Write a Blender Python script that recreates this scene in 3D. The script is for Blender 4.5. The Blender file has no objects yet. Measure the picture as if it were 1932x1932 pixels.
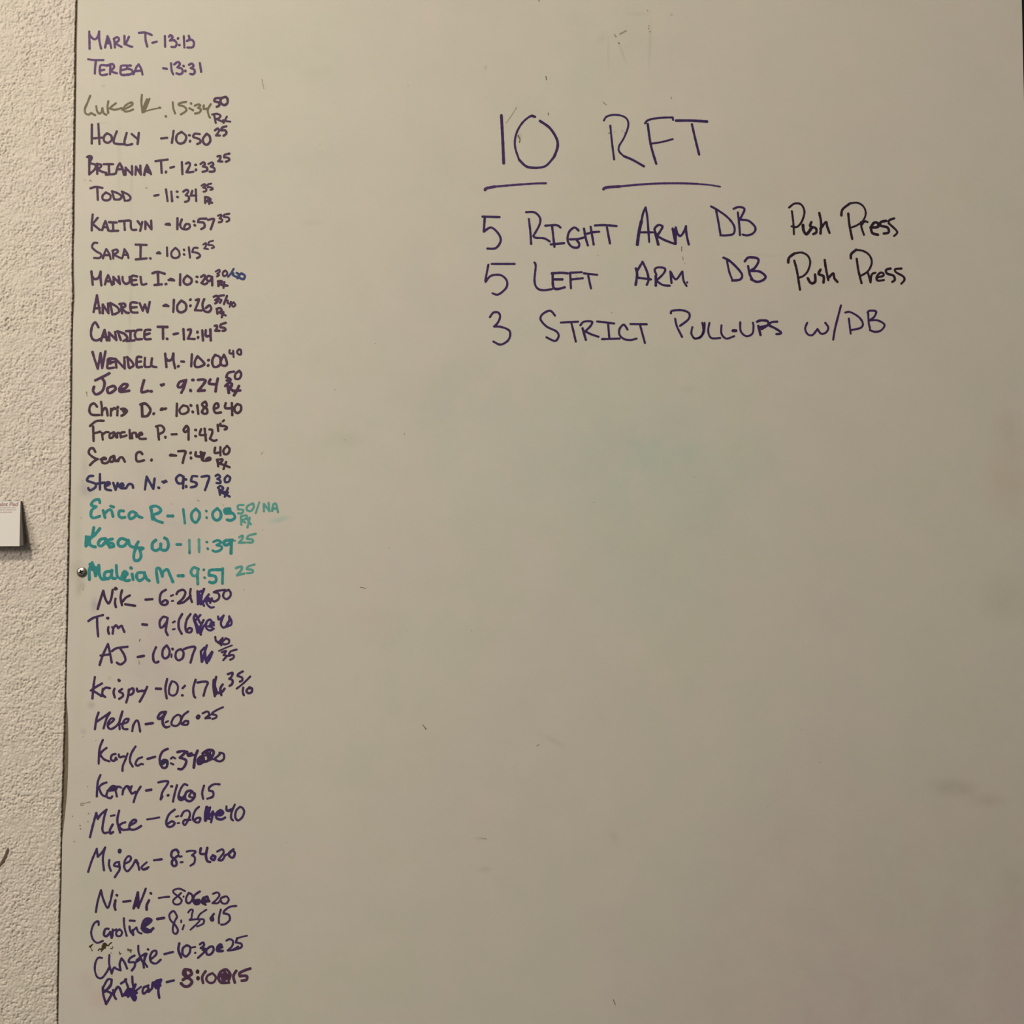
import bpy, bmesh, math, random
import numpy as np
from mathutils import Vector, Matrix, noise

# ---------------------------------------------------------------- camera, world, light
S = bpy.context.scene
COL = S.collection
EYE = Vector((0.0, -1.423, 1.45))          # board face is the plane y = 0, floor is z = 0
PITCH, ROLL = math.radians(2.1), math.radians(-0.29)
FPX = 2072.0
cam = bpy.data.objects.new('camera', bpy.data.cameras.new('camera'))
COL.objects.link(cam)
cam.data.sensor_width = 36.0
cam.data.lens = FPX / 1932.0 * 36.0
cam.data.clip_start = 0.05
ROT = Matrix.Rotation(math.pi / 2 + PITCH, 3, 'X') @ Matrix.Rotation(ROLL, 3, 'Z')
cam.matrix_world = Matrix.Translation(EYE) @ ROT.to_4x4()
S.camera = cam

S.view_settings.view_transform = 'Standard'
S.view_settings.look = 'None'
S.view_settings.gamma = 1.0
S.view_settings.use_curve_mapping = False
S.view_settings.exposure = 0.0

w = bpy.data.worlds.new('world'); S.world = w; w.use_nodes = True
w.node_tree.nodes['Background'].inputs[0].default_value = (1.0, 0.93, 0.82, 1)
w.node_tree.nodes['Background'].inputs[1].default_value = 0.11

def ceiling_light(name, loc, aim, w_, h_, energy, color):
    ld = bpy.data.lights.new(name, 'AREA'); ld.shape = 'RECTANGLE'; ld.size = w_; ld.size_y = h_
    ld.energy = energy; ld.color = color
    o = bpy.data.objects.new(name, ld); COL.objects.link(o); o.location = loc
    o.rotation_euler = (Vector(aim) - Vector(loc)).to_track_quat('-Z', 'Y').to_euler()
ceiling_light('ceiling_lamp', (-1.75, -2.75, 3.85), (-0.1, 0, 1.3), 0.5, 0.35, 70.0, (1.0, 0.90, 0.70))
ceiling_light('side_lamp', (-2.4, -2.3, 2.3), (-0.1, 0, 1.2), 0.9, 0.7, 29.5, (1.0, 0.92, 0.76))

# ---------------------------------------------------------------- helpers
def at(u, v, depth=0.0):
    """a measured spot of the photograph, carried onto the board plane (or a plane `depth` in front of it)"""
    d = ROT @ Vector(((u - 966.0) / FPX, (966.0 - v) / FPX, -1.0))
    t = (-depth - EYE.y) / d.y
    return EYE + d * t

def lin(c):
    return tuple(((x / 255.0) / 12.92 if x <= 10 else ((x / 255.0 + 0.055) / 1.055) ** 2.4) for x in c)

def link(name, me, mats, parent=None, **props):
    o = bpy.data.objects.new(name, me); COL.objects.link(o)
    for m in (mats if isinstance(mats, (list, tuple)) else [mats]):
        me.materials.append(m)
    if parent: o.parent = parent
    for k, v in props.items(): o[k] = v
    return o

def from_data(verts, faces, name='mesh', smooth=False):
    me = bpy.data.meshes.new(name); me.from_pydata([tuple(v) for v in verts], [], faces); me.update()
    if smooth: me.polygons.foreach_set('use_smooth', [True] * len(me.polygons))
    return me

def box(x0, x1, y0, y1, z0, z1, bevel=0.0):
    bm = bmesh.new()
    bmesh.ops.create_cube(bm, size=1.0)
    for v in bm.verts:
        v.co = Vector((x0 + (v.co.x + .5) * (x1 - x0), y0 + (v.co.y + .5) * (y1 - y0), z0 + (v.co.z + .5) * (z1 - z0)))
    if bevel: bmesh.ops.bevel(bm, geom=bm.edges[:], offset=bevel, segments=2, affect='EDGES')
    me = bpy.data.meshes.new('box'); bm.to_mesh(me); bm.free(); return me

class NT:
    def __init__(s, name, rough=0.6, spec=0.5, metal=0.0):
        s.m = bpy.data.materials.new(name); s.m.use_nodes = True
        s.t = s.m.node_tree; s.b = s.t.nodes['Principled BSDF']
        s.b.inputs['Roughness'].default_value = rough
        s.b.inputs['Specular IOR Level'].default_value = spec
        s.b.inputs['Metallic'].default_value = metal
    def n(s, typ, **kw):
        x = s.t.nodes.new(typ)
        for k, v in kw.items():
            if k in x.inputs.keys(): x.inputs[k].default_value = v
            else: setattr(x, k, v)
        return x
    def l(s, a, b): s.t.links.new(a, b)
    def pos(s):
        return s.n('ShaderNodeNewGeometry').outputs['Position']
    def noise(s, vec, scale, detail=3.0, rough=0.55, dist=0.0):
        x = s.n('ShaderNodeTexNoise'); x.inputs['Scale'].default_value = scale
        x.inputs['Detail'].default_value = detail; x.inputs['Roughness'].default_value = rough
        x.inputs['Distortion'].default_value = dist
        s.l(vec, x.inputs['Vector']); return x.outputs['Fac']
    def ramp(s, fac, stops):
        x = s.n('ShaderNodeValToRGB'); e = x.color_ramp.elements
        while len(e) < len(stops): e.new(0.5)
        for i, (p, c) in enumerate(stops):
            e[i].position = p; e[i].color = (*c, 1) if len(c) == 3 else c
        s.l(fac, x.inputs[0]); return x.outputs['Color']
    def mix(s, fac, a, b, mode='MIX'):
        x = s.n('ShaderNodeMix', data_type='RGBA', blend_type=mode)
        for sock, v in ((x.inputs[0], fac), (x.inputs[6], a), (x.inputs[7], b)):
            if hasattr(v, 'links') or hasattr(v, 'is_linked'): s.l(v, sock)
            elif isinstance(v, (int, float)): sock.default_value = v
            else: sock.default_value = (*v, 1) if len(v) == 3 else v
        return x.outputs[2]
    def math(s, op, a, b=None, clamp=False):
        x = s.n('ShaderNodeMath', operation=op, use_clamp=clamp)
        for i, v in enumerate((a, b)):
            if v is None: continue
            if isinstance(v, (int, float)): x.inputs[i].default_value = v
            else: s.l(v, x.inputs[i])
        return x.outputs[0]
    def spot(s, vec, c, rx, rz, ang=0.0):
        """soft stain: 1 at its middle, 0 at its rim"""
        mp = s.n('ShaderNodeMapping', vector_type='TEXTURE')
        mp.inputs['Location'].default_value = c; mp.inputs['Rotation'].default_value = (0, ang, 0)
        mp.inputs['Scale'].default_value = (rx, 1.0, rz)
        s.l(vec, mp.inputs['Vector'])
        g = s.n('ShaderNodeTexGradient', gradient_type='SPHERICAL'); s.l(mp.outputs[0], g.inputs[0])
        mr = s.n('ShaderNodeMapRange', interpolation_type='SMOOTHSTEP'); s.l(g.outputs['Fac'], mr.inputs[0])
        return mr.outputs[0]
    def bump(s, h, strength, dist):
        x = s.n('ShaderNodeBump'); x.inputs['Strength'].default_value = strength; x.inputs['Distance'].default_value = dist
        s.l(h, x.inputs['Height']); s.l(x.outputs[0], s.b.inputs['Normal'])
    def color(s, c):
        if isinstance(c, (tuple, list)): s.b.inputs['Base Color'].default_value = (*c, 1)
        else: s.l(c, s.b.inputs['Base Color'])
        return s.m

# ---------------------------------------------------------------- materials
def board_material():
    t = NT('whiteboard_enamel', rough=0.55, spec=0.15)
    p = t.pos()
    base = t.ramp(t.noise(p, 3.2, 3, 0.6, 0.3), [(0.30, (0.725, 0.712, 0.650)), (0.52, (0.737, 0.702, 0.664)), (0.72, (0.742, 0.686, 0.664))])
    fine = t.ramp(t.noise(p, 14, 4, 0.65), [(0.3, (0.955, 0.965, 0.95)), (0.7, (1.02, 1.0, 1.0))])
    c = t.mix(1.0, base, fine, 'MULTIPLY')
    grain = t.ramp(t.noise(p, 900, 2, 0.6), [(0.3, (0.955, 0.955, 0.955)), (0.7, (1.03, 1.03, 1.03))])
    c = t.mix(1.0, c, grain, 'MULTIPLY')
    wob = t.noise(p, 26, 3, 0.6, 0.5)
    wobm = t.ramp(wob, [(0.3, (0.35, 0.35, 0.35)), (0.65, (1, 1, 1))])
    for (u, v, ru, rv, a, tint, k) in BOARD_STAINS:
        q = at(u, v)
        f = t.spot(p, (q.x, 0, q.z), ru * 0.000687, rv * 0.000687, math.radians(a))
        f = t.math('MULTIPLY', t.math('MULTIPLY', f, wobm), k)
        c = t.mix(f, c, t.mix(1.0, c, tint, 'MULTIPLY'))
    t.bump(t.noise(p, 240, 2, 0.5), 0.05, 0.0005)
    return t.color(c)

BOARD_STAINS = [
    (1750, 1850, 700, 600, 0, (0.955, 0.90, 0.955), 0.9), 
    (1000, 850, 760, 620, 0, (0.95, 1.0, 1.0), 0.85), (420, 300, 500, 420, 0, (0.975, 1.0, 0.98), 0.8),
    # u, v, radius u, radius v, angle, tint, strength - wiped ink left on the enamel
    (1230, 880, 330, 190, 10, (0.86, 0.97, 0.97), 0.75), (1250, 1080, 190, 150, 0, (0.88, 0.96, 0.97), 0.45),
    (860, 750, 170, 130, 0, (0.90, 0.92, 0.93), 0.5), (1260, 860, 120, 50, 5, (0.88, 0.98, 0.98), 0.5),
    (290, 1000, 150, 330, 0, (0.93, 0.87, 0.96), 0.75), (300, 1230, 110, 140, 0, (0.92, 0.87, 0.97), 0.7),
    (240, 560, 150, 260, 0, (0.93, 0.95, 0.93), 0.6), (190, 1700, 90, 180, 0, (0.92, 0.94, 0.92), 0.5),
    (190, 1882, 40, 34, 0, (0.98, 0.80, 0.84), 0.75), (163, 1855, 20, 30, 0, (0.98, 0.82, 0.86), 0.6),
    (165, 925, 26, 22, 20, (0.72, 0.72, 0.82), 0.8), (160, 895, 14, 60, 0, (0.80, 0.80, 0.80), 0.7),
    (146, 1078, 26, 30, 0, (0.70, 0.70, 0.64), 0.8), (150, 1105, 12, 32, 10, (0.62, 0.62, 0.55), 0.8),
    (178, 1142, 12, 22, 0, (0.70, 0.70, 0.80), 0.85), (157, 1105, 8, 9, 0, (0.6, 0.6, 0.55), 0.7),
    (528, 980, 32, 9, -12, (0.62, 0.90, 0.92), 0.95), (330, 985, 60, 20, 0, (0.84, 0.92, 0.96), 0.5),
    (225, 300, 7, 110, 0, (0.86, 0.88, 0.84), 0.8), (248, 360, 5, 80, 0, (0.87, 0.88, 0.85), 0.8),
    (246, 580, 6, 70, 2, (0.86, 0.88, 0.86), 0.9), (245, 650, 8, 35, 4, (0.80, 0.83, 0.80), 0.9),
    (195, 162, 7, 5, 0, (0.72, 0.72, 0.66), 0.8), (195, 232, 22, 4, 0, (0.82, 0.82, 0.76), 0.6),
    (270, 1640, 70, 40, 0, (0.94, 0.96, 0.92), 0.4), (172, 1330, 12, 12, 0, (0.74, 0.78, 0.76), 0.8),
    (207, 1279, 7, 7, 0, (0.74, 0.76, 0.72), 0.8), (158, 1380, 9, 9, 0, (0.76, 0.78, 0.76), 0.7),
    (147, 1000, 14, 130, 0, (0.85, 0.86, 0.82), 0.6), (150, 1310, 18, 160, 3, (0.93, 0.94, 0.88), 0.5),
    (1800, 1488, 70, 26, 5, (0.80, 0.79, 0.76), 0.8), (1860, 1510, 60, 22, 0, (0.84, 0.82, 0.79), 0.7),
    (1900, 1130, 80, 70, 0, (0.88, 0.86, 0.84), 0.7), (1905, 900, 70, 110, 0, (0.93, 0.87, 0.80), 0.7),
    (1900, 800, 40, 60, 0, (0.90, 0.86, 0.82), 0.6), (1300, 735, 22, 12, 0, (0.88, 0.89, 0.86), 0.7),
    (1920, 1700, 60, 90, 0, (0.92, 0.88, 0.88), 0.6), (660, 830, 60, 25, 0, (0.90, 0.89, 0.85), 0.5),
    # rubbed-out lettering above the heading
    (1148, 100, 5, 50, 0, (0.88, 0.88, 0.85), 0.9), (1174, 100, 5, 36, -20, (0.84, 0.84, 0.80), 0.9),
    (1175, 62, 16, 5, -25, (0.80, 0.80, 0.76), 0.8), (1226, 85, 6, 72, 3, (0.84, 0.84, 0.80), 0.9),
    (1205, 26, 34, 8, 0, (0.90, 0.89, 0.86), 0.8), (1267, 28, 5, 4, 0, (0.7, 0.7, 0.62), 0.9),
    (1135, 72, 14, 22, 30, (0.90, 0.90, 0.87), 0.8),
    (979, 258, 10, 12, 0, (0.6, 0.6, 0.58), 0.6), (590, 420, 40, 10, 0, (0.87, 0.88, 0.84), 0.5),
    (600, 140, 60, 30, 0, (0.90, 0.93, 0.88), 0.6), (916, 128, 5, 9, 20, (0.75, 0.75, 0.68), 0.8),
    (1420, 480, 90, 5, 4, (0.86, 0.86, 0.82), 0.5), (915, 1640, 20, 8, 0, (0.84, 0.84, 0.80), 0.7),
    (905, 1582, 16, 6, 0, (0.82, 0.82, 0.78), 0.7), (1040, 1395, 46, 9, 28, (0.87, 0.87, 0.83), 0.7),
    (1157, 1578, 14, 26, -35, (0.89, 0.89, 0.85), 0.7), (720, 1180, 80, 60, 0, (0.93, 0.91, 0.92), 0.5),
]

def plaster_material():
    t = NT('orange_peel_plaster', rough=0.62, spec=0.25)
    p = t.pos()
    c = t.ramp(t.noise(p, 5, 3, 0.6), [(0.35, (0.79, 0.735, 0.68)), (0.7, (0.80, 0.725, 0.71))])
    f = t.ramp(t.noise(p, 60, 4, 0.7), [(0.32, (0.90, 0.90, 0.88)), (0.65, (1.02, 1.01, 1.0))])
    c = t.mix(1.0, c, f, 'MULTIPLY')
    t.bump(t.noise(p, 420, 3, 0.6), 0.22, 0.0006)
    return t.color(c)

INKS = {  # colour as seen on the board (sRGB)
    'violet': (84, 54, 108), 'plum': (68, 41, 75), 'plumdark': (64, 42, 60), 'olive': (104, 95, 76),
    'blue': (46, 60, 112), 'indigo': (50, 44, 88), 'teal': (44, 128, 136), 'palteal': (84, 148, 146),
    'tealmid': (60, 138, 142), 'violetdark': (60, 38, 74), 'indigo2': (62, 43, 86), 'purp': (62, 43, 102),
    'purpmid': (62, 45, 92), 'plumviolet': (80, 52, 82), 'darkviolet': (54, 36, 86), 'purpline': (70, 46, 100),
    'nearblack': (42, 28, 46), 'grey': (96, 88, 72), 'faint': (140, 132, 112), 'residue': (66, 56, 40),
}
def ink_material(name):
    c = lin(INKS[name]); k = 1.0 / 0.72
    a = tuple(min(0.8, x * k) for x in c)
    dark = {'teal': 0.72, 'palteal': 0.8}.get(name, 0.55)
    end = (a[0] * dark + 0.012, a[1] * dark + 0.014, a[2] * dark * 0.75)
    t = NT('marker_ink_' + name, rough=0.5, spec=0.2)
    p = t.pos()
    n = t.noise(p, 170, 3, 0.6, 0.6)
    var = t.mix(n, tuple(x * 0.80 for x in a), tuple(min(0.85, x * 1.22 + 0.004) for x in a))
    at_ = t.n('ShaderNodeAttribute', attribute_name='pool')
    c2 = t.mix(t.math('MULTIPLY', at_.outputs['Fac'], 0.5), var, end)
    return t.color(c2)
_inks = {}
def ink(name):
    if name not in _inks: _inks[name] = ink_material(name)
    return _inks[name]

def plain(name, c, rough=0.6, spec=0.4, metal=0.0, ns=40, amt=0.08):
    t = NT(name, rough, spec, metal)
    n = t.noise(t.pos(), ns, 3, 0.6)
    return t.color(t.mix(n, tuple(x * (1 - amt) for x in c), tuple(min(1, x * (1 + amt)) for x in c)))

M_board = board_material()
M_plaster = plaster_material()
M_hard = plain('brown_hardboard', (0.22, 0.175, 0.13), 0.85, 0.15, ns=260, amt=0.35)
M_white_edge = plain('board_edge', (0.55, 0.52, 0.46), 0.7)
M_black = plain('plain_black', (0.012, 0.012, 0.014), 0.7, 0.25)  # near-black surface right of the board
M_floor = plain('grey_rubber_floor', (0.05, 0.05, 0.052), 0.8, ns=90, amt=0.4)
M_ceil = plain('ceiling_paint', (0.6, 0.58, 0.54), 0.9)
M_metal = plain('screw_steel', (0.46, 0.45, 0.43), 0.36, 0.5, 1.0, ns=700, amt=0.25)
M_recess = plain('screw_recess_shade', (0.02, 0.018, 0.014), 0.8)  # shade inside the cross slot, put into the colour of its faces
M_paper = plain('notepad_paper', (0.80, 0.775, 0.80), 0.8, 0.2, ns=60, amt=0.02)
M_paper_side = plain('notepad_page_edges', (0.50, 0.49, 0.46), 0.9, 0.1, ns=300, amt=0.2)
M_wedge = plain('notepad_dark_grey', (0.14, 0.12, 0.12), 0.85, 0.15, ns=120, amt=0.1)
M_print_red = plain('printed_red', (0.50, 0.33, 0.32), 0.8, 0.1)
M_print_pink = plain('printed_small', (0.56, 0.46, 0.45), 0.8, 0.1)
M_scuff = plain('brown_scuff', (0.17, 0.13, 0.09), 0.9, 0.1, ns=900, amt=0.5)

# ---------------------------------------------------------------- outlines measured on the wall
EDGE = [  # v, end of the plaster, edge of the board
    (0, 143.2, 146.9), (75, 140.8, 145.2), (150, 140.6, 144.4), (300, 138.6, 142.4), (370, 137.4, 141.2), (430, 137.2, 141.0),
    (470, 136.1, 139.4), (520, 136.0, 139.8), (560, 136.8, 141.0), (600, 135.2, 138.4), (650, 134.0, 137.4), (750, 133.0, 136.6),
    (840, 131.8, 134.7), (930, 130.4, 134.0), (1000, 128.8, 132.0), (1060, 127.6, 131.2), (1110, 127.0, 129.8), (1150, 125.9, 129.2),
    (1240, 124.2, 126.8), (1300, 122.9, 125.3), (1322, 122.2, 125.6), (1340, 121.7, 127.5), (1370, 121.2, 128.7), (1420, 119.6, 129.0),
    (1460, 118.4, 128.3), (1500, 117.4, 126.5), (1540, 115.8, 122.5), (1580, 115.0, 117.6), (1660, 113.6, 116.3), (1750, 110.4, 113.6),
    (1850, 108.3, 111.4), (1932, 107.6, 110.0)]
EDGE_W = sorted((at(e[1], e[0]).z, at(e[1], e[0]).x) for e in EDGE)
EDGE_B = sorted((at(e[2], e[0]).z, at(e[2], e[0]).x) for e in EDGE)
def interp(tab, z):
    if z <= tab[0][0]: return tab[0][1]
    if z >= tab[-1][0]: return tab[-1][1]
    for (a, xa), (b, xb) in zip(tab, tab[1:]):
        if z <= b: return xa + (xb - xa) * (z - a) / (b - a)
XR = (at(1928.6, 0).x + at(1931.3, 200).x) / 2
Z0, Z1 = 0.24, 2.68          # bottom and top of the tall board
FLOOR, CEIL = 0.0, 4.0

# ---------------------------------------------------------------- the room
def sstep(v, lo, hi):
    t = min(1.0, max(0.0, (v - lo) / (hi - lo))); return t * t * (3 - 2 * t)

def plaster_wall():
    """relief of sprayed plaster as real bumps; fine grid where it faces the photograph, coarse beyond"""
    step = 0.0008
    zs = []; z = 0.68
    while z < 2.22: zs.append(z); z += step
    zs = [FLOOR, 0.2, 0.4, 0.6] + zs + [2.4, 2.8, 3.4, CEIL]
    nx = 200
    verts = []; faces = []
    xl = -0.715
    for z in zs:
        xe = interp(EDGE_W, z) + 0.0009 * noise.noise(Vector((3.1, 7.7, z * 330))) + 0.0006 * noise.noise(Vector((9.1, 1.7, z * 900)))
        row = [(-2.6, -0.0015, z), (-1.6, -0.0015, z)]
        for i in range(nx):
            x = xl + (xe - xl) * i / (nx - 1)
            q = Vector((x, 0, z))
            a = noise.noise(q * 60 + Vector((5, 0, 2)))
            b = noise.noise(q * 190 + Vector((0, 9, 0)))
            c = noise.noise(q * 390 + Vector((7, 0, 0)))
            e = noise.noise(q * 820)
            g = 0.88 + 0.70 * noise.noise(q * 34 + Vector((2, 4, 6)))
            h = 0.0004 * a + g * ( 0.00050 * sstep(b + 0.3 * a, -0.05, 0.26) + 0.00030 * sstep(c + 0.25 * b, 0.03, 0.32) + 0.00006 * e - 0.00095 * sstep(-c - 0.35 * b, 0.22, 0.36))
            fade = min(1.0, (nx - 1 - i) / 4.0)
            row.append((x, -0.0014 - h * (0.35 + 0.65 * fade), z))
        row.append((xe + 0.0001, 0.0040, z))
        verts += row
    w_ = nx + 3
    for j in range(len(zs) - 1):
        for i in range(w_ - 1):
            a = j * w_ + i
            faces.append((a, a + 1, a + 1 + w_, a + w_))
    me = from_data(verts, faces, 'wall', True)
    return link('wall_left', me, M_plaster, kind='structure', label='cream orange-peel plaster wall left of the whiteboard')
wall = plaster_wall()

link('wall_back', box(-2.6, 3.0, 0.010, 0.06, FLOOR, CEIL), M_ceil, kind='structure')
link('floor', box(-2.6, 3.0, -5.0, 0.06, -0.06, FLOOR), M_floor, kind='structure')
link('ceiling', box(-2.6, 3.0, -5.0, 0.06, CEIL, CEIL + 0.06), M_ceil, kind='structure')
link('wall_right', box(XR + 0.0012, 3.0, 0.002, 0.012, FLOOR, CEIL), M_black, kind='structure',
     label='black wall surface beyond the right edge of the whiteboard')

def ribbon(strokes, off0=0.00012, jit=0.05, seed=1, cell=0.72):
    """hand-drawn strokes (points in photograph pixels) as one flat film of ink on the board; returns mesh + ink names.
    The film is the union of round-nibbed strokes: distance field on a small grid, then marching squares."""
    rnd = random.Random(seed)
    segs, names = [], []
    for si, (pts, wpx, col) in enumerate(strokes):
        wpx = wpx * 1.05
        if col not in names: names.append(col)
        mi = names.index(col)
        if len(pts) == 1:
            u, v = pts[0][:2]; r = wpx * 0.56
            a = rnd.uniform(0, 6.28); d = wpx * 0.13
            segs.append((u - d * math.cos(a), v - d * math.sin(a), u + d * math.cos(a), v + d * math.sin(a), r, r * 0.95, 0.8, 0.8, mi, si)); continue
        runs = [[]]
        for (u, v, sharp) in pts:
            runs[-1].append((u, v))
            if sharp: runs.append([(u, v)])
        sm = []
        for r in (r for r in runs if len(r) > 1):
            n = len(r)
            for i in range(n - 1):
                p0 = r[max(i - 1, 0)]; p1 = r[i]; p2 = r[i + 1]; p3 = r[min(i + 2, n - 1)]
                k = max(2, int(math.hypot(p2[0] - p1[0], p2[1] - p1[1]) / 1.4))
                for j in range(k):
                    t = j / k; t2 = t * t; t3 = t2 * t
                    sm.append(tuple(0.5 * (2 * p1[d] + (p2[d] - p0[d]) * t + (2 * p0[d] - 5 * p1[d] + 4 * p2[d] - p3[d]) * t2
                                           + (3 * p1[d] - p0[d] - 3 * p2[d] + p3[d]) * t3) for d in (0, 1)))
            sm.append(r[-1])
        n = len(sm); acc = [0.0]
        for a, b in zip(sm, sm[1:]): acc.append(acc[-1] + math.hypot(b[0] - a[0], b[1] - a[1]))
        tot = acc[-1]
        ph = rnd.uniform(0, 60); a1 = rnd.uniform(0.25, 1.0); a2 = rnd.uniform(0.25, 1.0)
        W = [0.5 * wpx * (1 + 0.14 * noise.noise(Vector((acc[i] * 0.16, ph, 0))) + jit * rnd.uniform(-1, 1)) for i in range(n)]
        Q = [max(a1 * max(0.0, 1 - acc[i] / (wpx * 1.3)), a2 * max(0.0, 1 - (tot - acc[i]) / (wpx * 1.6))) for i in range(n)]
        for i in range(n - 1):
            segs.append((*sm[i], *sm[i + 1], W[i], W[i + 1], Q[i], Q[i + 1], mi, si))
    rmax = max(max(g[4], g[5]) for g in segs) + 2 * cell
    x0 = min(min(g[0], g[2]) for g in segs) - rmax; y0 = min(min(g[1], g[3]) for g in segs) - rmax
    x1 = max(max(g[0], g[2]) for g in segs) + rmax; y1 = max(max(g[1], g[3]) for g in segs) + rmax
    nx = int((x1 - x0) / cell) + 2; ny = int((y1 - y0) / cell) + 2
    F = np.full((ny, nx), 9.0); P = np.zeros((ny, nx)); M = np.zeros((ny, nx), int); TOP = np.full((ny, nx), -1)
    for (ax, ay, bx, by, ra, rb, pa, pb, mi, si) in segs:
        R = max(ra, rb) + 1.6 * cell
        i0 = max(0, int((min(ax, bx) - R - x0) / cell)); i1 = min(nx, int((max(ax, bx) + R - x0) / cell) + 2)
        j0 = max(0, int((min(ay, by) - R - y0) / cell)); j1 = min(ny, int((max(ay, by) + R - y0) / cell) + 2)
        gx = (x0 + np.arange(i0, i1) * cell)[None, :]; gy = (y0 + np.arange(j0, j1) * cell)[:, None]
        dx, dy = bx - ax, by - ay; L2 = dx * dx + dy * dy
        t = np.clip(((gx - ax) * dx + (gy - ay) * dy) / L2, 0, 1) if L2 > 1e-9 else np.zeros((j1 - j0, i1 - i0))
        d = np.hypot(gx - ax - t * dx, gy - ay - t * dy) - (ra + (rb - ra) * t)
        f = F[j0:j1, i0:i1]; tp = TOP[j0:j1, i0:i1]
        take = ((d < 0.35 * cell) & (si > tp)) | (d < f)
        P[j0:j1, i0:i1] = np.where(take, pa + (pb - pa) * t, P[j0:j1, i0:i1])
        cov = (d < 0.35 * cell) & (si >= tp)
        M[j0:j1, i0:i1] = np.where(cov, mi, M[j0:j1, i0:i1]); TOP[j0:j1, i0:i1] = np.where(cov, si, tp)
        F[j0:j1, i0:i1] = np.minimum(f, d)
    ins = F < 0
    live = ins[:-1, :-1] | ins[1:, :-1] | ins[:-1, 1:] | ins[1:, 1:]
    V, PO, FA, MI, idx = [], [], [], [], {}
    def vert(key, u, v, p):
        k = idx.get(key)
        if k is None:
            k = idx[key] = len(V); V.append(at(u, v, off0)); PO.append(p)
        return k
    for j, i in zip(*np.nonzero(live)):
        j = int(j); i = int(i)
        cs = ((i, j), (i + 1, j), (i + 1, j + 1), (i, j + 1)); poly = []
        for q in range(4):
            (ia, ja), (ib, jb) = cs[q], cs[(q + 1) % 4]
            fa, fb = F[ja, ia], F[jb, ib]
            if fa < 0: poly.append(vert((ia, ja), x0 + ia * cell, y0 + ja * cell, P[ja, ia]))
            if (fa < 0) != (fb < 0):
                t = fa / (fa - fb)
                key = ((ia, ja, ib, jb) if (ia, ja) < (ib, jb) else (ib, jb, ia, ja))
                poly.append(vert(key, x0 + (ia + (ib - ia) * t) * cell, y0 + (ja + (jb - ja) * t) * cell, P[ja, ia] if fa < 0 else P[jb, ib]))
        if len(poly) > 2:
            FA.append(poly)
            MI.append(int(max(M[c[1], c[0]] if F[c[1], c[0]] < 0 else 0 for c in cs)))
    me = from_data(V, FA, 'ink')
    a = me.attributes.new('pool', 'FLOAT', 'POINT'); a.data.foreach_set('value', PO)
    me.polygons.foreach_set('material_index', MI)
    if len(me.polygons) and me.polygons[0].normal.y > 0: me.flip_normals()
    return me, names

def parse(text):
    rows = []
    for line in text.strip().splitlines():
        line = line.strip()
        if not line: continue
        if line[0] == '@':
            a = line[1:].split()
            ox, oy, k, col, wd = float(a[0]), float(a[1]), float(a[2]), a[3], float(a[4])
            rows.append([]); continue
        c_, w_ = col, wd
        for st in line.split(';'):
            pts = []
            for tok in st.split():
                if tok.startswith('c:'): c_ = tok[2:]
                elif tok.startswith('w:'): w_ = float(tok[2:])
                elif ',' in tok:
                    s = tok.endswith('!'); x, y = tok.rstrip('!').split(',')
                    pts.append((ox + float(x) * k, oy + float(y) * k, s))
            if pts: rows[-1].append((pts, w_ * k, c_))
    return rows

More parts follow.
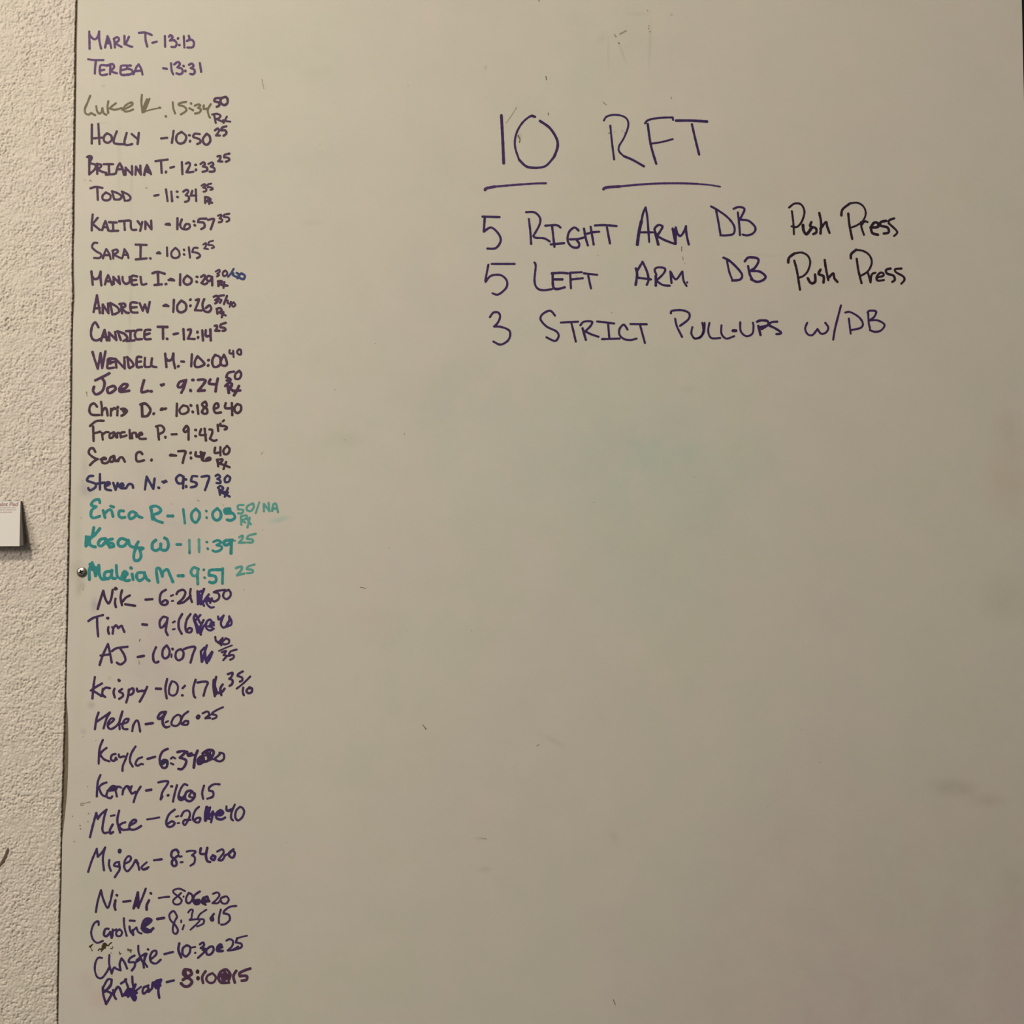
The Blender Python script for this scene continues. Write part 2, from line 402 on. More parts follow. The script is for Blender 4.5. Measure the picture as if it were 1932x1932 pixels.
# ---- handwriting, traced stroke by stroke (origin x, origin y, scale, ink, nib); "!" marks a sharp turn
STROKES = """
@150 40 .15528 violet 27
118,125 120,230 122,335; 122,165 160,210 195,218 225,180 238,125!; 238,125 240,230 262,332
310,320 325,250 340,182! 365,240 385,325; 320,268 370,268; 340,215 335,250
430,320 420,215; 415,215 455,193 480,215 465,245 430,262! 470,290 510,312
545,178 548,280; 600,190 580,235 558,278; 550,270 600,300 640,310
720,142 800,138 878,168; 800,150 803,230 823,308
885,262 940,248
1037,180 1040,310
1085,190 1105,168 1130,195 1098,235! 1150,232 1180,270 1160,312 1118,312
1196,210; 1212,290
1267,182 1274,320
1328,178 1335,215 1305,240! 1360,225 1390,260 1375,315 1310,320
@150 40 .15528 violet 27
105,462 180,472 290,472; 200,475 190,555 186,635
345,540 260,535 245,590 250,640 280,655 335,645; 250,600 300,590
370,645 375,540 ; 345,535 400,520 420,560 375,600! 410,620 455,632
625,540 515,540 500,580 500,640 540,655 590,645; 510,595 570,580
615,535 580,545 580,575! 630,590 645,625 600,650 540,650
655,645 690,560 718,525! 750,580 765,648; 685,605 750,600
1015,572 1060,578
1112,512 1120,600 1138,645
1150,525 1195,495 1220,520 1190,560! 1245,580 1250,625 1215,645 1178,632
1265,545; 1286,605
1330,530 1365,515 1385,545 1350,570! 1390,585 1400,620 1380,645 1345,640
1462,508 1478,615
@150 170 .15528 olive 25
130,68 97,150 65,230 75,285 115,298! 140,278! 190,305
203,195 212,250 235,285 265,270 278,218! 285,260 300,288 325,298
350,135 340,200 348,275; 440,160 395,195 365,222! 430,238 510,218
520,240 580,215 640,178 635,150 590,165 540,210 550,258 600,255 650,235
758,58 752,150 765,270; 850,105 820,180 785,265; 820,110 790,180 770,250
w:17 775,265 850,242 985,213
1048,318; 975,214
1132,148 1140,220 1162,285
1295,143 1220,158 1205,180 1270,200 1300,240 1270,272 1230,295
1355,163; 1335,220 1380,245
1400,190 1445,172 1468,188 1440,215! 1475,235 1455,272 1405,285
1510,185 1512,228 1560,222; 1595,170 1558,240 1570,305 1585,335
w:30 c:plum 1735,98 1655,100 1640,135 1690,150 1698,185 1668,203; 1775,82 1722,100 1715,150 1755,182 1795,160 1797,105 1775,82
c:plum 1635,300 1655,398; 1612,296 1670,288 1712,308 1698,338 1665,350! 1710,372 1740,385; 1790,322 1750,398; 1745,365 1790,378 1832,383
@150 170 .15528 plum 28
150,420 148,650; 228,410 242,655; 150,588 270,578
335,525 300,560 298,615 340,640 388,610 385,555 335,525
453,500 418,600 430,648 545,658; 573,520 545,635 575,668 640,655
635,535 700,590; 720,520 712,600 705,655
992,587 1065,580
1143,495 1122,640
1240,508 1185,545 1175,610 1215,650 1275,630 1295,560 1240,508
1335,548; 1343,620
1460,535 1400,530 1385,570 1455,595 1468,635 1430,655
1545,530 1500,590 1510,645 1550,663 1588,620 1580,560 1545,530
1645,490 1680,465 1695,495 1660,550! 1705,552; 1785,440 1735,455 1722,490! 1770,490 1785,525 1750,555
@150 280 .15528 plum 28
92,105 125,90 150,110 130,155; 118,110 118,315; 125,180 190,200 188,250 120,312
215,185 215,310; 205,190 260,198 255,228 215,248! 270,282 325,295
295,192 408,192; 355,195 360,310; 320,320 420,312
440,305 465,220 490,180! 520,240 540,320; 455,255 515,250
558,320 560,235! 640,318! 637,215
680,320 685,220! 745,318! 738,210; 690,260 735,260
787,322 800,250 820,202! 845,255 868,312; 800,275 850,295; 825,240 825,270
922,155 1070,135; 990,150 998,298
1050,288
1105,235 1148,222
1243,168 1250,312
1293,185 1325,172 1342,200 1300,288! 1340,290 1385,283
1411,200; 1415,260
1470,190 1505,168 1525,190 1500,220! 1545,232 1548,268 1495,285
1567,188 1610,170 1625,197 1595,220! 1638,242 1635,278 1582,283
1678,98 1710,90 1710,125 1685,155! 1735,160; 1820,63 1765,78 1758,108! 1808,115 1818,142 1778,162
@150 280 .15528 plum 27
132,485 200,467 278,480; 215,475 222,625
320,535 280,575 285,620 330,632 372,612 372,565 320,535
395,520 420,615; 395,520 475,550 512,590 480,620 425,620
518,525 550,635; 515,525 590,560 620,600 600,630 548,635
908,575 958,565
1050,498 1070,640; 1115,525 1125,640
1185,525; 1190,590
1260,525 1300,502 1322,525 1290,568! 1328,590 1322,635 1282,650
1370,515 1352,572! 1420,572; 1412,498 1418,638
w:24 1483,452 1520,433 1530,455 1502,475! 1540,490 1535,518 1508,525; 1600,427 1558,440 1560,470! 1608,475 1618,495 1590,503
w:28 1525,590 1527,662; 1525,590 1575,602 1560,628 1540,640! 1610,660; 1592,615 1575,675
@150 390 .15528 plum 28
160,95 150,190 148,288; 220,135 160,210! 245,280
275,285 295,220 315,175! 335,230 350,288; 290,248 340,248
358,188 450,192; 405,192 410,285; 370,295 468,292
482,177 605,167; 543,175 550,282
622,175 625,255 645,282 688,280
705,175 740,220; 762,185 737,292
800,272 800,180! 875,275! 870,170
1045,215 1098,220; 1060,208 1090,208
1190,140 1188,272
1243,155 1222,220 1245,265 1300,275 1340,250 1330,212 1290,215 1272,250
1390,178; 1400,225
1540,145 1455,150 1440,188! 1508,195 1518,245 1478,272
1562,160 1632,148 1620,200 1595,272
w:25 1682,110 1718,97 1722,120 1700,142! 1733,158 1725,182 1692,190; 1820,85 1758,98 1755,125! 1808,132 1818,165 1785,183
@150 390 .15528 plum 26
215,440 175,440 152,490 200,540 262,578 245,622 175,622
285,628 305,560 325,515! 360,570 378,635; 300,588 355,588
405,535 410,630; 398,535 450,520 465,548 415,582! 470,610 515,628
525,610 545,515! 580,570 595,622; 540,582 588,588
w:29 682,460 815,465; 743,465 740,625; 685,640 815,628
860,628
940,565 983,567; 955,553 970,553
1062,495 1066,598
1165,500 1118,550 1122,605 1165,625 1212,600 1208,542 1165,500
1270,525; 1270,580
1328,493 1342,618
1435,500 1388,502 1370,550! 1440,565 1465,600 1428,625
w:22 1503,460 1535,443 1535,478 1515,508! 1562,515; 1622,413 1572,430 1565,465! 1618,470 1635,495 1605,503
@150 495 .16563 plum 27
135,102 150,255; 140,150 170,190 215,175 240,105!; 240,105 240,180 248,262
290,250 305,195 325,145! 350,200 370,258; 300,215 355,215
390,245 385,165! 460,245! 445,160
490,165 495,215 530,245 570,220 570,165
655,160 595,158 598,250 655,252; 600,205 645,200
695,165 705,240 725,255 760,245
w:28 830,125 890,108 970,130; 892,115 897,240; 855,258 935,250
985,247
1015,200 1075,205; 1035,188 1065,195
1147,135 1145,258
1225,150 1190,190 1188,230 1225,255 1268,235 1275,190 1225,150
1338,165; 1335,222
1385,165 1420,145 1430,175 1390,235! 1425,250 1455,235
1510,165 1465,155 1445,190 1480,215 1510,170! 1512,262
w:23 1552,105 1590,85 1595,110 1570,130! 1590,145 1565,160; 1660,92 1632,118 1640,155 1675,145 1682,115 1660,92
c:blue w:24 1755,75 1725,125 1692,165
c:blue w:27 1752,125 1748,145 1800,170; 1790,120 1815,140 1800,180; 1845,125 1815,150 1830,180 1870,190 1882,150 1845,125
c:plum w:26 1580,215 1582,268; 1575,215 1622,215 1595,250! 1670,262 ; 1650,225 1640,290; 1620,260 1685,265
@150 495 .16563 plum 27
160,565 180,470 198,375! 215,470 232,575; 170,525 230,520
265,580 265,480! 330,580! 325,470
350,465 375,595; 350,462 430,510 450,560 400,590 375,592
485,580 475,480; 455,475 510,470 520,500 480,520! 530,570 560,575
655,460 585,462 590,560 660,572; 595,515 650,510
685,465 720,550! 745,480! 775,570! 800,450
955,495 1012,498; 975,482 995,485
1075,428 1068,565
1160,435 1115,490 1118,550 1160,570 1210,540 1210,475 1160,435
1263,425; 1263,495
1325,430 1360,420 1345,470 1315,545! 1390,548
1420,420 1400,480 1420,550 1470,565 1500,530 1480,490 1440,520
w:26 1528,392 1565,380 1575,405 1545,430! 1575,445 1545,468; 1645,375 1590,385 1585,420! 1615,430 1600,460; 1680,382 1645,475
w:23 1688,435 1690,465 1725,470; 1725,450 1710,508; 1755,455 1735,480 1750,505 1775,485 1755,455
w:26 1565,535 1570,585; 1560,530 1600,520 1620,545 1590,570! 1665,605; 1640,565 1620,625
@150 600 .16563 plum 28
215,105 180,50 145,90 130,180 150,240 195,255 240,235
245,262 265,190 285,135! 300,200 312,255; 262,215 310,215
340,255 335,165! 420,252! 405,160
435,150 470,250; 430,150 510,180 545,230 500,262
530,150 625,145; 580,150 580,255; 540,262 625,255
705,135 655,140 630,190 650,240 710,240
805,135 745,145 745,235 810,240; 750,190 800,175
w:30 890,100 1000,102; 950,105 952,238
w:27 998,238
1070,185 1120,175
1183,125 1190,245
1235,135 1265,130 1265,165 1235,235! 1310,240
1343,160; 1350,222
1398,140 1407,255; 1438,140 1440,205 1490,200; 1490,130 1495,255
w:27 1540,90 1565,85 1565,115 1545,145! 1595,145; 1665,55 1610,75 1605,105! 1655,115 1660,140 1630,145
@150 600 .16563 plum 28
148,388 175,480 208,575! 240,400! 258,570! 295,380
400,465 330,465 320,520 320,570 390,565; 340,515 385,500 ; 350,490 350,520
420,565 410,465! 515,575! 510,450
545,445 560,560; 540,445 590,490 615,540 570,570
705,445 655,450 655,555 710,555; 665,500 700,495
745,455 745,550 800,555; 825,460 820,540 875,560
975,405 990,560; 985,460 1010,485 1050,470 1068,405!; 1070,405 1070,480 1088,570
1125,550
1160,495 1190,498
1280,415 1272,550
1345,435 1315,490 1315,545 1350,560 1420,530 1405,495 1345,435
1470,480; 1465,540
1545,420 1515,470 1515,530 1545,560 1600,530 1600,450 1545,420
1645,420 1610,490 1615,530 1650,545 1680,525 1665,460 1645,420
w:24 1710,365 1710,400 1755,405; 1750,375 1755,445; 1810,360 1795,390 1815,415 1840,410 1835,360 1810,360
@150 600 .16563 plum 31
180,710 265,670 340,630; 260,690 285,740 260,830 190,870 155,830 165,785
375,775 320,800 325,850 360,850 410,810 400,780 375,775
460,810 520,800 545,760 500,755 455,805 470,840 565,828
735,710 712,790 710,845 780,830
815,835
w:28 925,760 958,760; 935,770 960,752
w:29 1205,710 1140,730 1120,780 1160,785 1215,705! 1190,790 1160,850
1292,706; 1265,825
1350,705 1400,700 1435,715 1400,770 1350,830! 1425,825
1490,700 1475,745 1540,755; 1575,690 1560,760 1550,835
w:27 1760,610 1695,625 1670,675! 1715,690 1720,710 1675,712; 1820,600 1775,640 1775,690 1820,690 1842,640 1820,600
1690,770 1700,850; 1660,775 1700,740 1735,750 1720,790 1690,805! 1740,820 1780,850; 1815,775 1790,830 1760,880; 1745,830 1830,825
@150 740 .16563 plumdark 28
200,165 165,128 125,150 112,210 140,255 225,260
245,110 255,180 255,260; 258,215 290,180 310,200 320,265
355,265 360,190; 360,215 395,180 410,190
433,208 430,262; 437,172
475,192 515,190 540,215 510,250 478,268; w:34 500,215 512,225
w:30 695,140 750,130 800,180 805,220 770,270 715,275! 710,150
845,245
925,200 985,185; 935,185 975,192
1110,130 1105,270
w:26 1180,150 1140,195 1150,240 1195,245 1240,215 1230,165 1180,150
1268,150; 1290,225
1340,150 1353,245
1425,110 1395,135 1420,170 1450,150 1435,108; 1420,175 1395,225 1420,245 1455,235 1450,190 1420,175
1530,190 1580,170 1575,130 1545,135 1528,185 1550,235 1610,230
1665,125 1660,180 1740,180; 1735,125 1740,260
1795,135 1765,175 1775,225 1810,235 1840,200 1835,150 1795,135
@150 740 .16563 plumdark 27
120,385 190,330 275,325; 155,390 160,555; 160,470 235,450
255,465 265,540; 265,480 300,455 330,455
390,455 345,480 345,520 380,510 395,460! 420,515
430,515 430,465 460,470 470,515
512,455 478,460 465,488 490,506 535,492
570,430 575,525; 600,525 600,470 640,465 650,510
670,495 715,480 700,460 670,490 690,530 755,530
870,390 930,380 965,420 950,455 900,480; 890,410 905,540
978,512
1050,480 1105,478
1215,385 1185,430 1205,455 1240,420 1225,385; 1242,410 1242,540
1322,430; 1322,500
1385,420 1370,485 1440,485; 1425,415 1440,550
1480,425 1510,430 1510,470 1485,530! 1530,555 1560,545
w:27 1573,370 1580,440; w:29 1605,358 1608,382 1650,385 1678,400 1670,420 1655,424; w:25 1632,332 1645,320
@150 740 .16563 plumdark 28
180,680 155,640 120,645 105,690 140,730 200,765; 205,760 160,790 120,830
240,765 300,760 285,745 255,760 260,800 300,810 330,790
390,725 350,750 350,790 385,785 395,730! 415,785 450,760; 440,785 460,745 490,745 515,790
715,705 690,680 650,700 645,760 665,790 735,775
820,772
1030,720 1100,722; 1040,712 1085,718
1125,672 1205,675 1190,740 1175,805
1265,692; 1270,750
1325,685 1325,725 1400,735; 1380,680 1395,770
1425,690 1400,770 1440,780 1490,765 1480,745 1445,760; 1400,690 1410,750
w:26 1545,630 1540,690 1600,685; 1605,625 1605,720; 1680,610 1640,660 1650,705 1690,700 1710,650 1680,610
w:27 1570,770 1580,845; 1565,770 1625,765 1620,790 1585,810! 1650,830 1710,855; 1670,795 1640,875
@150 830 .16563 indigo 28
155,410 110,415 85,460 130,480 180,500 180,540 120,575 100,550
232,390 232,565; 190,500 285,485
295,530 345,500 325,480 290,510 300,560 360,575
385,490 410,570! 435,490
450,530 500,520 485,495 455,520 475,550 530,550! 560,505 600,510 610,545
745,565 765,420! 840,555! 855,440
902,545
w:30 945,475 990,475; 960,485 980,468
w:28 1185,420 1140,400 1100,440 1120,490 1170,490 1185,420! 1180,550
1210,450; 1215,530
1340,415 1285,415 1270,470! 1330,490 1325,525 1270,540
1390,420 1475,415 1455,500 1430,570
w:26 1550,410 1580,395 1600,420 1570,445! 1600,460 1605,490 1560,490; 1685,405 1655,440 1660,480 1700,475 1715,430 1685,405
w:27 1590,560 1600,625; 1575,545 1605,525 1635,550 1600,590! 1660,620 1710,645; 1690,550 1655,645; 1620,590 1690,600
@150 930 .20704 teal 26
185,90 175,60 130,70 108,110 150,125! 110,160 105,210 130,228 185,212
215,160 232,225; 232,185 265,155 290,160 305,215; 283,120 310,128
400,165 365,165 358,205 380,225 415,222
515,185 480,170 450,195 460,235 500,220 515,190! 540,215 570,225
665,240 655,160 650,130 700,120 740,150 725,180 665,200! 690,245 755,270
w:28 805,210 850,210
w:22 945,148 960,275
w:25 1060,145 1022,185 1025,240 1058,270 1090,230 1092,180 1060,145
w:20 1155,165; 1158,225
w:25 1255,140 1215,180 1218,225 1250,250 1285,225 1285,175 1255,140
1335,165 1375,168; 1370,145 1325,150 1330,185 1395,185 1415,225 1380,250 1345,245
c:palteal w:20 1495,110 1445,115 1445,150! 1490,155 1480,185 1445,185; 1580,95 1530,120 1525,155 1560,165 1588,130 1580,95
c:palteal w:16 1638,85 1605,185
c:palteal w:20 1680,168 1680,100! 1730,165! 1722,90; 1755,165 1765,105! 1790,100 1808,175; 1765,145 1800,140
c:palteal w:20 1475,290 1470,215; 1470,215 1520,205 1520,230 1480,250! 1510,270; 1530,240 1560,285; 1550,225 1530,315
@150 930 .20704 teal 27
130,315 115,390 85,440 105,480 145,492; 185,325 130,390 75,420 65,440; 62,400 58,485; 85,400 90,450 60,480
235,415 190,425 170,465 195,485 230,455 240,420! 260,470 270,480
300,420 265,430 260,455 300,460 310,485 275,495
430,430 380,415 350,450 365,485 410,480 445,430! 460,480 510,500
535,445 515,495 570,500; 515,495 495,560 500,610 535,615 560,580 550,520! 580,505
695,430 665,460 665,510 700,525 735,500 740,465! 745,515 790,520 810,480 800,430 775,410
w:25 885,470 922,470
c:palteal w:22 1000,428 1002,520
w:22 1002,535 1002,548; c:palteal w:24 1088,425 1090,500; w:22 1088,500 1090,540
w:20 1160,448; 1168,508
w:22 1220,445 1260,432 1290,450 1250,475! 1295,490 1285,520 1240,535 1215,525
1395,430 1330,435 1315,465 1345,475 1385,445! 1380,550
w:16 c:palteal 1415,436
c:palteal w:20 1455,405 1485,388 1485,415 1450,455! 1510,452; 1605,372 1540,390 1525,420! 1575,425 1575,450 1530,452
@150 930 .20704 teal 26
w:28 90,790 90,700 115,635! 135,700 145,755! 175,660! 180,740 205,785 250,780; 95,650 120,700 ; 140,680 150,730; 165,680 170,700
285,715 240,720 225,755 250,785 285,760 295,705! 295,770 325,780
335,660 345,760 395,790; 385,760 410,715 435,740 390,770 420,800 455,795
395,730 415,770
470,685; 480,740 488,790
570,725 530,730 520,765 545,800 590,770 590,725! 610,780 635,800
715,815 700,700 730,690 755,760! 760,720 800,700 825,750 850,810
w:30 900,755 942,755
c:tealmid w:24 1085,695 1040,680 1015,720 1035,755 1070,745 1080,690! 1075,760; w:26 1075,770 1078,830
w:20 1133,700; 1140,772
1285,700 1190,705 1180,750! 1235,760 1245,800 1215,820 1185,812
w:24 1305,690 1302,825
c:palteal w:22 1425,685 1475,670 1475,700 1435,750! 1500,735; w:19 1595,652 1540,670 1525,695 1575,700 1575,725 1525,732
@150 1090 .17598 violetdark 26
195,335 225,230 255,140! 275,220 310,275 340,220 355,130!
388,112; 393,118; 382,122
385,225 380,270 390,315
455,135 440,210 455,295; 540,190 495,215 450,270! ; 490,285 595,300
708,235 780,230
c:indigo2 925,130 875,165 860,240 880,285 925,290 945,260 920,240 880,265
w:20 980,195 1005,185; 990,250 1003,248
1040,175 1060,145 1110,130 1135,160 1110,220 1060,265 1055,275! 1110,265 1150,235 1190,195
1192,120 1185,190 1205,260
c:purp 1270,285 1265,150; 1265,145 1290,200 1300,285! ; 1335,120 1310,190 1300,270; 1290,150 1325,140; 1300,240 1335,300; 1385,180 1340,240 1320,280
c:purp w:23 1385,215 1360,260 1380,300 1410,320 1440,315; 1385,250 1420,220 1400,270
c:indigo2 w:24 1560,130 1480,140 1440,155! 1490,170 1495,220 1450,255 1420,240; 1600,130 1555,150 1540,200 1575,230 1615,200 1620,160 1600,130
@150 1090 .17598 indigo2 25
95,465 150,430 250,400; 188,420 190,520 200,630
305,435; 300,432
310,530 305,565 315,600; 355,600 360,550 350,530; 360,545 390,510 415,540! 450,515 465,545 480,580
w:30 675,500 720,505
930,425 895,420 860,470 865,530 890,530 930,480 945,430! 930,520 925,570 945,615
w:22 1000,480 1020,470; 1000,555 1020,550
w:26 1100,390 1065,460 1065,540 1095,600
1190,390 1150,450 1135,530 1150,580 1190,585 1205,550 1175,540 1145,575
c:purp w:26 1240,395 1225,440 1250,520 1265,590; 1295,400 1250,450; 1250,400 1290,480; 1240,470 1290,580 1300,610; 1330,455 1290,530 1260,570; 1330,520 1295,600
c:purp w:24 1360,490 1330,520; 1440,510 1400,450 1360,480 1360,540 1400,565 1440,545; 1405,490 1400,520 1440,480; 1380,520 1420,530; 1300,560 1350,500
c:purp w:23 1485,415 1495,450 1545,405!; 1545,405 1515,490 1545,535 1600,480 1605,415; 1620,440 1580,500 1620,510 1630,465 1605,420; 1545,535 1590,520
@150 1090 .17598 indigo2 25
215,935 250,830 305,710! 325,800 345,910; 225,835 330,820
350,785 400,755 515,740; 440,765 480,830 490,890 440,930 400,910
w:28 625,850 690,838
820,745 790,820 795,890 820,910 845,900
935,725 895,770 890,840 920,865 955,840 965,780 935,725
998,765; w:20 988,820 985,850
1085,765 1040,790 1030,850 1060,885 1105,860 1115,800 1085,765
1120,765 1180,745 1240,745 1215,820 1190,910
c:purp 1300,790 1310,900 ; 1300,790 1340,750 ; 1365,725 1335,820 1315,900; 1345,750 1350,860 1365,915; 1420,795 1380,850 1350,880 ; 1425,800 1390,880 1365,905
w:23 1455,635 1465,680 1500,690; 1535,645 1500,690 1520,725; 1570,650 1530,690 1550,715 1600,700 1600,665 1565,650; 1490,700 1520,690
w:18 1495,785 1560,755 1635,725
w:22 1525,800 1570,785 1545,830! 1575,840 1540,885; 1685,770 1620,790 1600,830! 1650,830 1650,860 1615,880; 1575,840 1620,835
@150 1250 .17598 indigo2 25
165,155 150,250 138,385; 240,225 180,260 130,295 120,300; 140,300 190,330 235,360
250,280 245,340 275,370!; 248,300 280,270 325,275
375,280 365,320 378,375; 427,195; 420,190
455,285 425,310 460,330 465,360 425,390
530,290 520,360 500,430; 525,300 570,275 580,310 560,340 520,350
615,280 625,310 670,300; 725,260 690,340 645,420; 670,310 700,300
w:29 820,280 870,282
940,175 920,280 935,385
w:23 990,200 965,260 960,330 1000,355 1040,330 1055,260 1030,215 990,200
w:24 1105,275 1130,250; 1102,352
1245,185 1220,270 1225,350 1240,375
1265,215 1330,205 1375,215 1350,280 1330,355
c:indigo2 w:26 1440,185 1435,260 1450,360; 1465,155 1450,230 1460,300 1490,330; 1445,240 1470,320 1450,350; 1535,235 1510,280 1520,350; 1555,280 1520,320 1460,320
w:25 1590,125 1640,110 1630,150 1605,175! 1640,190 1635,230 1610,250
1750,95 1700,125 1695,145! 1740,160 1745,190 1720,205
w:22 1830,150 1760,220 1685,280
1755,270 1750,315 1762,350; 1835,275 1805,280 1790,310 1815,330 1845,315 1850,280 1820,265
@150 1250 .17598 indigo2 24
205,535 180,610 165,715; 175,640 250,590 325,535; 325,540 290,600 258,705
305,670 355,630 370,605 340,600 305,650 310,700 350,710 420,650 460,525!; 460,525 430,620 430,715
450,660 510,640 525,605 490,610 460,660 470,710 515,715
565,735 575,670; 570,690 600,630 625,625 640,680 650,740
w:28 712,660 785,650
w:28 925,530 870,540 840,590 860,605 900,570 925,530! 890,620 905,680 930,695
w:22 925,640 950,628; 940,695 965,685
w:23 1050,560 1010,590 985,645 1000,675 1050,675 1085,625 1080,570 1050,560
w:24 1165,525 1110,570 1085,640 1110,665 1155,665 1165,630 1130,630 1100,660
w:42 1272,583
w:23 1320,545 1370,525 1390,555 1350,595! 1400,595; 1400,560 1350,600
w:20 1540,478 1480,505; w:23 1480,505 1430,535 1420,555! 1465,565 1465,590 1425,605
@150 1390 .17598 indigo2 24
250,35 215,130 205,290; 290,120 250,150 220,190! 260,240 320,265
385,185 350,195 335,240 370,260 390,225! 400,245
420,190 430,220 470,210; 515,180 490,250 465,310 460,365; 440,220 480,210
600,105 555,180 540,260 570,320
670,220 625,240 600,290 625,310 660,290! 680,295
w:26 730,238 810,215
w:27 945,130 890,160 860,230 870,300 900,335 935,320 940,260 900,250 870,290; w:36 c:indigo 895,285 905,255 930,270
w:22 980,235 1000,220 1025,232; 980,285 1005,297
w:28 1050,165 1100,155 1135,165 1075,225! 1140,250 1135,300 1100,345 1060,345
w:24 1155,160 1165,205 1225,195; w:30 1265,150 1240,220 1225,330; 1165,190 1200,180
w:30 1300,215 1270,250 1275,290 1310,280 1330,230 1300,215; 1330,230 1310,210 1295,260
w:30 1320,180 1370,145 1430,150 1430,200 1370,260! 1330,270 ; 1350,170 1400,190 1380,225; w:22 1370,260 1430,240 1470,250; 1400,170 1380,200 1330,200
w:24 1500,170 1545,185 1545,240 1500,265 1450,240 1480,210 1510,180
@150 1390 .17598 purpmid 24
225,410 195,490 185,640; 290,490 240,510 205,545! 240,620 280,640
300,580 380,570 395,540 350,530 300,590 290,640 330,660 350,640; w:34 320,570 370,545
400,640 385,570; 390,570 410,535 445,545
460,620 470,560 ; 465,580 500,530 530,535
560,530 545,570 560,610 600,590; 655,535 610,610 580,700; 520,540 545,590
w:30 715,577 768,568
845,490 890,480 950,478 935,520 890,590 870,670; 870,672 890,640
w:26 988,532; 950,628
1045,520 1020,610 1002,695
1155,520 1120,510 1080,570 1060,650 1085,680 1120,665 1115,640; w:30 1075,650 1100,660
w:27 1230,620 1200,580 1150,590 1130,640 1145,680 1190,690 1230,650 1235,610; w:22 1195,600 1175,640 1210,650
1335,525 1315,600 1325,665
1500,510 1440,510 1390,545 1390,580! 1430,590 1430,640 1370,665
@150 1510 .17598 purpmid 25
112,395 145,260 180,135! 195,200! 230,150 290,100!; 285,105 260,200 245,310 265,350 300,345
w:22 335,168 375,160; w:26 355,260 325,320 330,355 360,340
425,110 405,220 435,345; 490,235 450,250 420,275! 460,315 530,310
545,265 600,235 605,210 570,215 535,265 545,310 600,310 660,275
w:21 725,205 790,195 855,183
w:25 1020,100 960,150 930,230 945,280 990,280 1020,245 990,225 950,250
w:20 1035,175 1060,168; 1050,245 1070,243
w:23 1090,170 1120,120 1165,110 1185,150 1165,210 1130,265 1110,240 1130,210 1190,210
w:24 1280,70 1240,110 1215,190 1240,230 1280,235 1295,190 1260,190 1230,215
w:34 c:purp 1365,75 1350,150 1350,215; w:26 1400,75 1385,130 1360,180; w:24 1350,190 1410,200; 1430,120 1395,170 1380,200; 1435,130 1410,235
w:28 c:purp 1450,150 1510,160 1540,130 1510,105 1470,140 1470,190 1520,205 1560,185; w:30 1480,150 1520,130
w:23 1575,65 1580,110 1625,115; 1665,45 1630,130 1625,190 1645,215; 1590,110 1640,90
w:24 1720,70 1680,110 1670,180 1700,215 1745,180 1765,120 1745,80 1720,70
@150 1510 .17598 purpmid 23
92,768 130,650 185,520! 195,605! 240,560 275,505!; 272,510 250,620 262,750
w:38 430,545; w:24 320,640 315,690 335,755
w:24 425,660 385,670 370,700 410,710; 425,680 430,740 400,790 378,825
485,680 540,650 550,610 520,600 485,650 480,720 515,760 570,700! 600,640!; 600,640 630,700 640,745; 610,640 630,680
w:22 720,665 690,690 665,720 690,745 740,715; w:28 690,740 725,730
w:25 800,642 880,632
w:27 1060,560 1040,530 995,545 985,600 1030,640 1040,690 1010,705 990,680 1000,640 1060,590
w:24 1075,605 1095,600; 1085,665 1105,662
w:22 1150,550 1200,540 1245,550 1205,590! 1235,610 1230,670 1190,700
w:27 1300,515 1295,570 1350,575; 1370,510 1355,590 1370,650 1400,660
w:28 c:purp 1430,590 1410,620 1440,640 1455,605 1430,590
w:23 1475,550 1530,525 1545,560 1510,610 1490,640 1530,640 1560,590! 1620,560
w:26 1650,525 1600,570 1620,610 1650,610 1665,565 1645,540
@150 1660 .17598 indigo2 23
175,345 195,230 230,110! 255,210 300,300 330,230 355,115!
w:25 400,165; w:28 385,220 375,280 385,320
w:26 470,235 545,225
w:28 580,305 605,210 625,135!; 625,140 630,230 630,300!; w:24 630,295 670,200 710,95; w:30 610,200 600,280
w:25 765,145; w:28 745,220 720,275 720,320
w:22 850,195 910,185 960,182
w:21 1130,120 1070,95 1010,110 1010,140 1060,180 1095,220 1070,260 1020,260 1005,220 1070,160 1090,140
w:18 1115,180
w:23 1170,140 1145,190 1145,235 1175,250 1210,210 1205,160 1170,140
w:25 1290,125 1235,165 1220,220 1240,260 1280,255 1285,215 1245,220; w:34 1255,240
w:26 1330,190 1310,240 1350,265; 1325,200 1370,180 1370,230 1320,230; 1370,190 1390,230; w:30 1340,215
w:21 1430,150 1480,135 1500,165 1470,210 1425,250! 1480,250 1510,220
w:22 1555,180 1515,200 1525,245 1570,255 1600,215 1580,180 1555,180
@150 1660 .17598 purpmid 22
205,485 200,445 155,470 125,560 145,640 190,675 250,655
w:26 310,525 275,530 262,590 290,605 330,560! 345,620
355,600 355,530; 358,550 395,530
430,530 395,560 400,600 440,600 455,560 430,530
475,410 480,500 505,600
w:24 540,437 590,440; w:25 535,500 545,550 575,585!; 575,590 570,540
575,580 570,550 610,510! 630,560 665,575
w:28 665,520 750,460 770,430 730,415 690,440 670,510 690,550 740,560 790,520; w:36 c:purpmid 700,490 735,440; 690,520 760,550
w:30 835,420 905,408
w:22 1045,390 1010,335 965,370 975,430 1030,490 1055,545 1030,580 1000,550 1010,470 1045,400
w:20 1090,435 1090,455; 1120,485 1105,530
w:20 1165,350 1190,320 1215,325 1205,370 1200,410 1180,430! 1290,430 1190,535
w:20 1360,320 1290,370 1265,425! 1330,425 1325,470 1260,500
w:44 c:purpmid 1420,420; w:26 1440,365 1415,400
w:23 1515,320 1495,400 1495,465; 1680,280 1610,290 1550,335 1545,360! 1600,375 1610,430 1560,475 1520,480
@150 1750 .17598 purpmid 23
